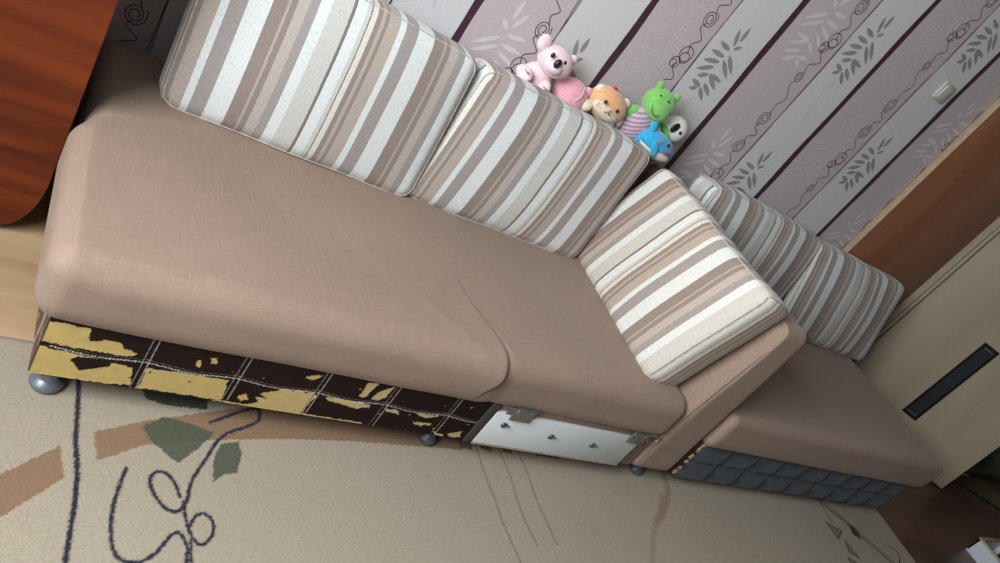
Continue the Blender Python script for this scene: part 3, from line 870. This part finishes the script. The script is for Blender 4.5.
# ------------------------------------------------------------------ striped pillows
def pillow(label, Wd, H, T, matrix, offset, bulge=.03, seed=0, group=None, mt=None, sag=0.0, skew=0.0, flip=1, rc=.04):
    nx, ny, nz = 64, 10, 44
    V, F = grid_cube(nx, ny, nz)
    hx, hy, hz = Wd / 2, T / 2, H / 2
    out = []
    for a in V:
        x, y, z = a[0] * hx, a[1] * hy, a[2] * hz
        # outline with rounded corners in the x-z plane
        qx = max(-hx + rc, min(hx - rc, x)); qz = max(-hz + rc, min(hz - rc, z))
        dx, dz = x - qx, z - qz
        if dx or dz:
            m = max(abs(dx), abs(dz)); L = math.hypot(dx, dz); dx, dz = dx / L * m, dz / L * m
        X_, Z_ = qx + dx, qz + dz
        # small rounding at the face rims
        ex = min(1, (1 - max(abs(a[0]), 0)) * hx / .03); ez = min(1, (1 - abs(a[2])) * hz / .03)
        rim = min(ex, ez)
        if abs(a[1]) > .999:
            y = math.copysign(hy - .012 * (1 - rim) ** 2, a[1])
        bul = bulge * (1 - abs(a[0]) ** 2.6) * (1 - abs(a[2]) ** 2.6)
        Y_ = y + (a[1]) * bul
        # sides swell between the seams
        side = (1 - a[1] ** 2) * .010
        X_ += math.copysign(side, a[0]) * (abs(a[0]) > .999); Z_ += math.copysign(side, a[2]) * (abs(a[2]) > .999)
        Z_ += .006 * noise.noise(Vector((X_ * 4, 0, seed * 3.1))) * abs(a[2])
        Z_ -= sag * (1 - a[0] ** 2) * max(0, a[2]) * -1
        Y_ += .006 * noise.noise(Vector((X_ * 5, Z_ * 5, seed * 7.7)))
        X_ += skew * Z_ / hz
        out.append((X_, Y_, Z_))
    me = bpy.data.meshes.new('striped_pillow'); me.from_pydata(out, [], F); me.update()
    uv = me.uv_layers.new(name='UVMap')
    for p in me.polygons:
        cs = [V[i] for i in p.vertices]
        side = all(abs(c[0]) > .999 for c in cs)
        for li, vi in zip(p.loop_indices, p.vertices):
            a = V[vi]
            if side:
                s = 1 if a[0] > 0 else -1
                u = s * (hx + (a[1] + 1) * hy * 1.0)
            else: u = a[0] * hx
            uv.data[li].uv = (u * flip, a[2] * hz + a[1] * .07)
    o = link('striped_pillow', me, mt or stripe_mat('striped cloth %d' % seed, offset))
    tag(o, label, 'pillow', 'striped cushions on the sofa')
    o.matrix_world = matrix
    # sewn welt round the front seam
    bm = bmesh.new()
    pts = []
    for i in range(101):
        t = i / 100 * 4
        k = int(t) % 4; f = t - int(t)
        a0, a2 = [(-1 + 2 * f, -1), (1, -1 + 2 * f), (1 - 2 * f, 1), (-1, 1 - 2 * f)][k]
        x, z = a0 * hx, a2 * hz
        qx = max(-hx + rc, min(hx - rc, x)); qz = max(-hz + rc, min(hz - rc, z)); dx, dz = x - qx, z - qz
        if dx or dz:
            m = max(abs(dx), abs(dz)); L = math.hypot(dx, dz); dx, dz = dx / L * m, dz / L * m
        X_, Z_ = qx + dx, qz + dz
        Z_ += .006 * noise.noise(Vector((X_ * 4, 0, seed * 3.1))) * abs(a2)
        Z_ += sag * (1 - a0 ** 2) * max(0, a2)
        Y_ = -hy + .011 + .006 * noise.noise(Vector((X_ * 5, Z_ * 5, seed * 7.7)))
        pts.append((X_ + skew * Z_ / hz, Y_, Z_))
    tube(bm, pts, .0019, 6, cap=False)
    w = obj('piping', bm, M['piping'], o)
    return o
M['piping'] = mat('pillow welt', (.50, .46, .42), .95, var=.3, vscale=60)

def upright(cx, cy, cz, lean=0, yaw=0, roll=0):
    return (Matrix.Translation((cx, cy, cz)) @ Matrix.Rotation(math.radians(yaw), 4, 'Z') @ Matrix.Rotation(math.radians(-lean), 4, 'X')
            @ Matrix.Rotation(math.radians(roll), 4, 'Y'))
ZS = .402
pillow('leftmost large striped cushion against the wallpapered wall, nearest the cherry wood cabinet', .75, .475, .15, upright(.695, 1.984, .628, 8, -2.5), .27, seed=1, skew=-.006)
pillow('striped back cushion in front of the plush toys, left of the corner cushion', .735, .47, .15, upright(1.453, 1.979, .626, 8, -1), .226, seed=2, skew=.02)
pillow('striped cushion tucked behind the corner cushion, on the right-hand section', .80, .455, .15, upright(2.655, 2.02, .625, 9), .245, seed=4, sag=.01)
pillow('rightmost striped cushion, at the far end beside the brown panel', .82, .455, .15, upright(3.503, 2.01, .622, 10), .27, seed=5, skew=-.065)
# corner cushion: stands on its long edge, leaning on the armrest, face towards -x
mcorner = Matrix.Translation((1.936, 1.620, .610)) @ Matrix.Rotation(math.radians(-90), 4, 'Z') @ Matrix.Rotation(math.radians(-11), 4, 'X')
pillow('bright striped corner cushion leaning on the taupe armrest', .70, .46, .155, mcorner, .324, bulge=.014, seed=3, rc=.03, skew=.028, mt=stripe_mat('striped cloth warm lit', .330, (1.0, .945, .88)))  # same cloth; the warm direct light on it is tinted into the stripe colours

# ------------------------------------------------------------------ plush toys
def plush(name, col, rough=.95, var=.1):
    return mat('plush ' + name, col, rough, var=var, vscale=80, bump=.5, bscale=500, sheen=.5, spec=.1)
PK = plush('pale pink', (.88, .66, .70)); PK2 = plush('rose pink', (.84, .40, .48)); WH = plush('white', (.78, .76, .72))
OR = plush('apricot', (.82, .44, .22)); GN = plush('green', (.20, .56, .13)); BL = plush('blue', (.03, .44, .78)); RD = plush('red', (.5, .02, .05))
CR = plush('cream', (.80, .68, .52)); TL = plush('grey green', (.28, .34, .33)); EYE = mat('toy eye', (.01, .01, .012), .12); NOSE = mat('toy nose', (.015, .015, .02), .3)
GY = plush('grey', (.35, .33, .36))
def toy(label, cat, loc, name='plush_toy'): return empty(name, label, cat, loc)
def part(name, par, m, fn):
    bm = bmesh.new(); fn(bm)
    # geometry is written in world metres; move into the toy's frame
    root = par
    off = Vector(root.location) if root.parent is None else Vector(root.parent.location)
    for v in bm.verts: v.co -= off
    o = obj(name, bm, m); o.parent = par
    return o
def near(c):
    k = c[1] / 2.09
    return (c[0] * k, c[1], 1.4 - (1.4 - c[2]) * k)
def E(c, r, rot=(0, 0, 0), seg=20, fn=None): return lambda bm: ell(bm, near(c), r, rot, seg, 0, fn)
def multi(*fs):
    def g(bm):
        for f in fs: f(bm)
    return g
def T_(pts, r, seg=8): return lambda bm: tube(bm, [near(p) for p in pts], r, seg)

# koala
G = 'plush toys lined up along the wall'
t = toy('pale pink plush koala with big ears, leftmost of the toys above the cushions', 'plush toy', (1.36, 2.09, .80), 'plush_koala')
t['group'] = G
part('body', t, PK, multi(E((1.345, 2.10, .86), (.062, .045, .065)), E((1.30, 2.06, .868), (.022, .034, .024), (0, 0, .4)), E((1.395, 2.06, .858), (.022, .034, .024), (0, 0, -.3))))
h = part('head', t, PK, E((1.373, 2.08, .947), (.066, .052, .050), (0, .12, 0), 28))
part('ear', h, PK, multi(E((1.300, 2.085, .982), (.025, .014, .030), (0, -.35, 0))))
part('ear', h, PK, multi(E((1.424, 2.10, .978), (.017, .013, .020), (0, .3, 0))))
part('eye', h, EYE, E((1.352, 2.032, .962), (.0075, .006, .009), seg=12)); part('eye', h, EYE, E((1.406, 2.037, .958), (.0075, .006, .009), seg=12))
part('nose', h, NOSE, E((1.386, 2.022, .945), (.013, .010, .017), (0, .1, 0), 14))
part('muzzle', h, PK, E((1.384, 2.036, .930), (.030, .020, .022)))
for px, pz in ((1.305, .872), (1.40, .852)):
    part('claw', t, GY, T_([(px - .012, 2.026, pz + .008), (px, 2.022, pz + .003), (px + .012, 2.026, pz)], .0022))
# round pink toy, seen from the back
t = toy('rounded rose pink plush with a seam, between the koala and the apricot hamster', 'plush toy', (1.50, 2.10, .80), 'plush_pig'); t['group'] = G
t.name = 'plush_ball'
part('body', t, PK2, E((1.497, 2.10, .872), (.068, .052, .062), (0, .15, 0), 28, lambda p: Vector((p.x * (1 + .12 * p.z), p.y, p.z))))
part('seam', t, WH, T_(catmull([(1.53, 2.07, .922), (1.538, 2.052, .905), (1.540, 2.048, .885), (1.532, 2.046, .862)], 5), .0014, 6))
part('ear', t, PK2, E((1.552, 2.09, .915), (.018, .012, .016)))
# hamster
t = toy('apricot and white plush hamster with a small red bow and whiskers', 'plush toy', (1.67, 2.10, .79), 'plush_hamster'); t['group'] = G
part('body', t, TL, E((1.70, 2.10, .845), (.055, .045, .055)))
h = part('head', t, OR, E((1.652, 2.085, .908), (.086, .055, .058), (0, .2, 0), 30))
part('muzzle', h, CR, multi(E((1.662, 2.054, .886), (.064, .034, .028), (0, .2, 0), 24), E((1.575, 2.075, .872), (.026, .026, .022)), E((1.728, 2.085, .876), (.024, .026, .026))))
part('ear', h, CR, multi(E((1.588, 2.085, .945), (.021, .012, .017), (0, -.5, 0)))); part('ear', h, CR, multi(E((1.718, 2.095, .945), (.021, .012, .014), (0, .5, 0))))
part('eye', h, EYE, E((1.640, 2.024, .914), (.0065, .005, .0075), seg=12)); part('eye', h, EYE, E((1.706, 2.030, .905), (.0065, .005, .0075), seg=12))
part('nose', h, PK2, E((1.676, 2.014, .895), (.007, .005, .005), seg=12))
part('mouth', h, NOSE, multi(T_(catmull([(1.659, 2.018, .884), (1.667, 2.016, .880), (1.675, 2.015, .888), (1.684, 2.016, .879), (1.693, 2.019, .882)], 4), .0012, 6)))
part('whisker', h, NOSE, multi(T_([(1.610, 2.026, .900), (1.626, 2.021, .898)], .001, 5), T_([(1.612, 2.026, .891), (1.627, 2.021, .891)], .001, 5)))
part('bow', t, RD, multi(E((1.640, 2.085, .965), (.012, .009, .012), (0, .5, 0)), E((1.660, 2.085, .958), (.012, .009, .010), (0, -.5, 0)), E((1.65, 2.08, .958), (.005, .005, .005))))
part('pendant', t, GY, E((1.715, 2.042, .855), (.018, .006, .022)))
# green hippo in a striped shirt
t = toy('green plush hippo in a pink and grey striped shirt', 'plush toy', (1.83, 2.10, .79), 'plush_hippo'); t['group'] = G
shirt, nt, b = new_mat('striped shirt'); b.inputs['Roughness'].default_value = .9
tc = nt.nodes.new('ShaderNodeTexCoord'); wv = nt.nodes.new('ShaderNodeTexWave'); wv.bands_direction = 'Z'; wv.inputs['Scale'].default_value = 22; wv.inputs['Distortion'].default_value = .6
mp = nt.nodes.new('ShaderNodeMapping'); mp.inputs['Rotation'].default_value = (0, .5, 0)
nt.links.new(tc.outputs['Object'], mp.inputs['Vector']); nt.links.new(mp.outputs['Vector'], wv.inputs['Vector'])
rp = nt.nodes.new('ShaderNodeValToRGB'); rp.color_ramp.interpolation = 'CONSTANT'; rp.color_ramp.elements[0].color = (.30, .27, .36, 1); rp.color_ramp.elements[1].position = .5; rp.color_ramp.elements[1].color = (.66, .42, .52, 1)
nt.links.new(wv.outputs['Fac'], rp.inputs['Fac']); nt.links.new(rp.outputs['Color'], b.inputs['Base Color'])
bd = part('shirt', t, shirt, E((1.812, 2.095, .893), (.066, .048, .082), (0, .35, 0), 28))
part('arm', t, GN, E((1.762, 2.10, .925), (.030, .020, .040), (0, .85, 0))); part('arm', t, GN, E((1.905, 2.055, .915), (.052, .015, .017), (0, .55, 0)))
h = part('head', t, GN, multi(E((1.838, 2.075, 1.000), (.066, .050, .055), (0, .1, 0), 28), E((1.852, 2.045, .978), (.052, .036, .036), (0, .2, 0), 24)))
for x in (1.792, 1.885):
    part('ear', h, GN, multi(E((x, 2.085, 1.056 if x < 1.85 else 1.048), (.015, .011, .020), (0, -.3 if x < 1.85 else .5, 0), 14)))
part('eye', h, EYE, E((1.822, 2.026, 1.028), (.005, .004, .0035), seg=10)); part('eye', h, EYE, E((1.868, 2.030, 1.024), (.005, .004, .0035), seg=10))
part('mouth', h, NOSE, multi(T_(catmull([(1.815, 2.018, .988), (1.832, 2.009, .966), (1.858, 2.007, .956), (1.880, 2.013, .968), (1.889, 2.021, .980)], 5), .0013, 6), T_([(1.880, 2.012, .975), (1.892, 2.02, .962)], .0012, 5)))
# panda
t = toy('white plush panda with a black eye patch peeking out beside the green hippo', 'plush toy', (1.97, 2.13, .79), 'plush_panda'); t['group'] = G
part('body', t, WH, E((1.98, 2.13, .86), (.045, .040, .07)))
h = part('head', t, WH, E((1.975, 2.105, .950), (.055, .048, .050), (0, .2, .3), 26))
part('eye_patch', h, NOSE, E((1.975, 2.062, .955), (.016, .008, .022), (0, .5, .1), 16))
part('nose', h, NOSE, E((2.010, 2.060, .948), (.008, .008, .007), seg=12))
part('scarf', t, GN, E((1.945, 2.10, .925), (.040, .036, .014), (0, .6, 0)))
# shark
t = toy('bright blue plush shark with white belly and red mouth, in front of the hippo', 'plush toy', (1.96, 2.03, .80), 'plush_shark'); t['group'] = G
def taper(p): return Vector((p.x, p.y * (1 - .25 * p.x), p.z * (1 - .35 * p.x * p.x)))
b = part('body', t, BL, E((1.935, 2.035, .875), (.092, .042, .045), (0, .10, 0), 30, taper))
part('belly', b, WH, E((1.945, 2.030, .850), (.080, .038, .027), (0, .12, 0), 24))
part('fin', t, BL, multi(E((1.868, 2.035, .925), (.014, .010, .032), (0, -.25, 0)), E((1.895, 2.04, .905), (.028, .012, .018), (0, .5, 0))))
part('side_fin', t, BL, E((1.94, 1.990, .855), (.034, .008, .015), (0, .9, 0)))
part('tail', t, BL, multi(E((1.855, 2.05, .87), (.02, .01, .035), (0, .5, 0)), E((1.858, 2.05, .845), (.018, .01, .03), (0, -.6, 0))))
part('mouth', b, RD, E((1.997, 2.004, .862), (.020, .009, .009), (0, -.3, 0), 14))
part('eye', b, EYE, E((1.985, 1.998, .892), (.006, .004, .006), seg=10))
part('gill', b, GY, multi(*[T_([(1.928 + i * .007, 1.991, .898), (1.930 + i * .007, 1.990, .880)], .0012, 5) for i in range(4)]))

t.location.x += .020; t.location.z -= .006

# ------------------------------------------------------------------ cherry cabinet on the left
cab = empty('wooden_cabinet', 'reddish cherry wood cabinet with a rounded lower corner at the left end of the sofa', 'cabinet', (-.3, 1.98, 0))
def R_(o): o.parent = cab; o.matrix_parent_inverse = Matrix.Translation(-Vector((-.3, 1.98, 0))); return o
def cabinet():
    # outline of the broad face with a rounded lower corner
    zb, zt, xr, xl, r = .012, 1.15, .146, -.90, .13
    pts = [(xl, zt), (xl, zb)]
    for i in range(17):
        a = -PI / 2 + i / 16 * PI / 2
        rx, rz = .085, .17
        pts.append((xr - rx + rx * math.cos(a), zb + rz + rz * math.sin(a)))
    pts.append((xr, zt))
    def slabxz(y0, y1, pts, m, name):
        bm = bmesh.new(); f = [bm.verts.new((p[0], y0, p[1])) for p in pts]; k = [bm.verts.new((p[0], y1, p[1])) for p in pts]
        n = len(pts); bm.faces.new(f); bm.faces.new(k[::-1])
        for i in range(n): bm.faces.new((f[(i + 1) % n], f[i], k[i], k[(i + 1) % n]))
        bmesh.ops.recalc_face_normals(bm, faces=bm.faces)
        bmesh.ops.bevel(bm, geom=[e for e in bm.edges if e.calc_length() > 0 and abs(e.verts[0].co.y - e.verts[1].co.y) < 1e-6], offset=.0015, segments=2, affect='EDGES')
        return R_(sharp(obj(name, bm, m), 50))
    slabxz(1.73, 1.752, pts, M['cherry'], 'front_panel')
    R_(boxobj('body', xl + .02, .10, 1.7535, 2.19, .12, 1.12, M['cherry_dark'], None, .003))
    R_(boxobj('top', xl - .01, .160, 1.72, 2.195, 1.151, 1.175, M['cherry'], None, .003))
    for x in (.07, -.8):
        for y in (1.79, 2.12):
            bm = bmesh.new(); lathe(bm, [(.018, 0), (.02, .004), (.02, .03), (.012, .034), (.012, .12)], (x, y, 0), 16)
            R_(obj('foot', bm, M['black']))
cabinet()

# ------------------------------------------------------------------ corner wardrobe on the right
wr = empty('corner_wardrobe', 'pale maple corner wardrobe with a long black recessed handle and orange-brown side panel', 'wardrobe', (4.6, 1.95, 0))
def K(o): o.parent = wr; o.matrix_parent_inverse = Matrix.Translation(-Vector((4.6, 1.95, 0))); return o
P0 = Vector((5.023, 1.48)); dd = Vector((-math.cos(math.radians(44)), math.sin(math.radians(44)))); nn = Vector((-dd.y, dd.x)) * 1.0
if nn.dot(-P0) < 0: nn = -nn       # points to the room
def diag(bm, a0, a1, z0, z1, d0, d1, mi=0, bev=0.0):
    """box on the slanted front: a = distance from its outer edge, d = distance out of the front plane"""
    r = bmesh.ops.create_cube(bm, size=1); vs = r['verts']
    for v in vs:
        a = a0 if v.co.x < 0 else a1; d = d0 if v.co.y < 0 else d1; z = z0 if v.co.z < 0 else z1
        p = P0 + dd * a + nn * d; v.co = Vector((p.x, p.y, z))
    for f in {f for v in vs for f in v.link_faces}: f.material_index = mi
    bmesh.ops.recalc_face_normals(bm, faces=list({f for v in vs for f in v.link_faces}))
    if bev: bmesh.ops.bevel(bm, geom=list({e for v in vs for e in v.link_edges}), offset=bev, segments=2, affect='EDGES')
bm = bmesh.new(); slab(bm, [(4.31, 2.198), (5.03 - .0, 1.52), (5.12, 1.66), (5.12, 2.198)], .03, 2.25, 0)
bmesh.ops.recalc_face_normals(bm, faces=bm.faces); K(obj('body', bm, M['maple'], None, False))
bm = bmesh.new(); diag(bm, 0, .925, .012, 2.25, -.022, 0, 0, .0015); K(sharp(obj('door', bm, M['maple'])))
bm = bmesh.new(); diag(bm, .928, .934, .012, 2.25, -.03, -.008, 1); diag(bm, .934, .952, .012, 2.25, -.022, -.001, 0, .001); diag(bm, .952, .957, .012, 2.25, -.03, -.008, 1)
diag(bm, .957, 1.000, .012, 2.25, -.022, 0, 0, .001); K(sharp(obj('stile', bm, [M['maple'], M['groove']])))
bm = bmesh.new(); diag(bm, 1.000, 1.032, .012, 2.25, -.03, -.012, 0); K(sharp(obj('shadow_strip', bm, M['groove'])))
dz0, dz1, da0, da1 = .236, .835, .424, .522
bm = bmesh.new()
for q in ((da0, da0 + .014, dz0, dz1), (da1 - .014, da1, dz0, dz1), (da0, da1, dz0, dz0 + .014), (da0, da1, dz1 - .014, dz1)): diag(bm, *q, 0.0005, .008, 0, .001)
hd = K(sharp(obj('handle', bm, M['black']))); hd['label'] = 'long black framed recessed handle'
bm = bmesh.new(); diag(bm, da0 + .012, da1 - .012, dz0 + .012, dz1 - .012, .0005, .003, 0); o = sharp(obj('recess', bm, M['smoked'])); o.parent = hd
for z in (dz0 + .026, dz1 - .026):
    bm = bmesh.new(); diag(bm, da0 + .02, da1 - .02, z - .004, z + .004, .003, .005, 0)
    o = sharp(obj('ridge', bm, M['steel'])); o.parent = hd
# orange-brown panel against the wall, with its tan edge band
K(sharp(boxobj('side_panel', 3.528, 4.292, 2.165, 2.1975, .005, 2.25, M['panel'], None, .001)))
K(boxobj('edge_band', 3.515, 3.5275, 2.163, 2.1975, .005, 2.25, M['tanedge'], None, .003))

# ------------------------------------------------------------------ things beyond, small items
c = empty('hall_cabinet', 'dark green cabinet with two chrome strips near the floor beyond the wardrobe', 'cabinet', (5.9, 1.9, 0))
for nm, a in (('body', (5.45, 6.38, 1.64, 2.18, .075, 1.9)),):
    o = boxobj(nm, *a, M['greenish'], None, .004); o.parent = c; o.matrix_parent_inverse = Matrix.Translation(-Vector((5.9, 1.9, 0)))
o = boxobj('plinth', 5.46, 6.37, 1.66, 2.17, .006, .075, M['maroon']); o.parent = c; o.matrix_parent_inverse = Matrix.Translation(-Vector((5.9, 1.9, 0)))
for z in (.018, .068):
    o = boxobj('chrome_strip', 5.45, 5.72, 1.652, 1.660, z - .004, z + .004, M['chrome'], None, .002); o.parent = c; o.matrix_parent_inverse = Matrix.Translation(-Vector((5.9, 1.9, 0)))

sw = empty('light_switch', 'small ivory switch on the wallpaper high on the right', 'switch', (3.182, YW, 1.635))
o = boxobj('plate', -.042, .042, -.011, -.0015, -.042, .042, M['switch'], sw, .004)
bm = bmesh.new(); box(bm, -.03, .03, -.018, -.0112, -.03, .03, 0, .003)
o = obj('rocker', bm, M['switch'], sw); o.rotation_euler = (math.radians(4), 0, 0)

# open white box on the floor at the right
bxx = empty('storage_box', 'open white box with pale wooden rim on the brown floor at lower right', 'box', (4.84, .94, 0))
bm = bmesh.new()
L_, W_, H_ = .34, .26, .095
box(bm, -L_ / 2, L_ / 2, -W_ / 2, W_ / 2, .001, .01, 0)
for a in ((-L_ / 2, -L_ / 2 + .008, -W_ / 2, W_ / 2), (L_ / 2 - .008, L_ / 2, -W_ / 2, W_ / 2), (-L_ / 2, L_ / 2, -W_ / 2, -W_ / 2 + .008), (-L_ / 2, L_ / 2, W_ / 2 - .008, W_ / 2)):
    box(bm, a[0], a[1], a[2], a[3], .01, H_, 0)
obj('body', bm, M['whitebox'], bxx, False)
bm = bmesh.new()
for a in ((-L_ / 2 - .006, -L_ / 2 + .012, -W_ / 2 - .006, W_ / 2 + .006), (L_ / 2 - .012, L_ / 2 + .006, -W_ / 2 - .006, W_ / 2 + .006), (-L_ / 2, L_ / 2, -W_ / 2 - .006, -W_ / 2 + .012), (-L_ / 2, L_ / 2, W_ / 2 - .012, W_ / 2 + .006)):
    box(bm, a[0], a[1], a[2], a[3], H_, H_ + .012, 0, .002)
sharp(obj('rim', bm, M['tanedge'], bxx))
bm = bmesh.new(); lathe(bm, [(.03, 0), (.034, .01), (.034, .09), (.012, .12), (.012, .15), (.008, .152)], (4.86, .97, .0115), 20)
tag(obj('black_bottle', bm, M['smoked']), 'glossy black bottle standing in the open white box', 'bottle')

# ------------------------------------------------------------------ light
def area(name, loc, rot, sx, sy, power, col):
    l = bpy.data.lights.new(name, 'AREA'); l.shape = 'RECTANGLE'; l.size = sx; l.size_y = sy; l.energy = power; l.color = col
    o = bpy.data.objects.new(name, l); COL.objects.link(o); o.location = loc; o.rotation_euler = rot
    return o
area('window_daylight', (XL - .03, YM, 1.8), (0, math.radians(-90), 0), 1.25, 1.7, 92, (.94, .985, 1.0))
w = bpy.data.worlds.new('sky'); S.world = w; w.use_nodes = True
w.node_tree.nodes['Background'].inputs[0].default_value = (.75, .85, 1, 1); w.node_tree.nodes['Background'].inputs[1].default_value = .6

S.view_settings.view_transform = 'Standard'; S.view_settings.look = 'None'
S.view_settings.gamma = 1; S.view_settings.use_curve_mapping = False
S.view_settings.exposure = 0.7
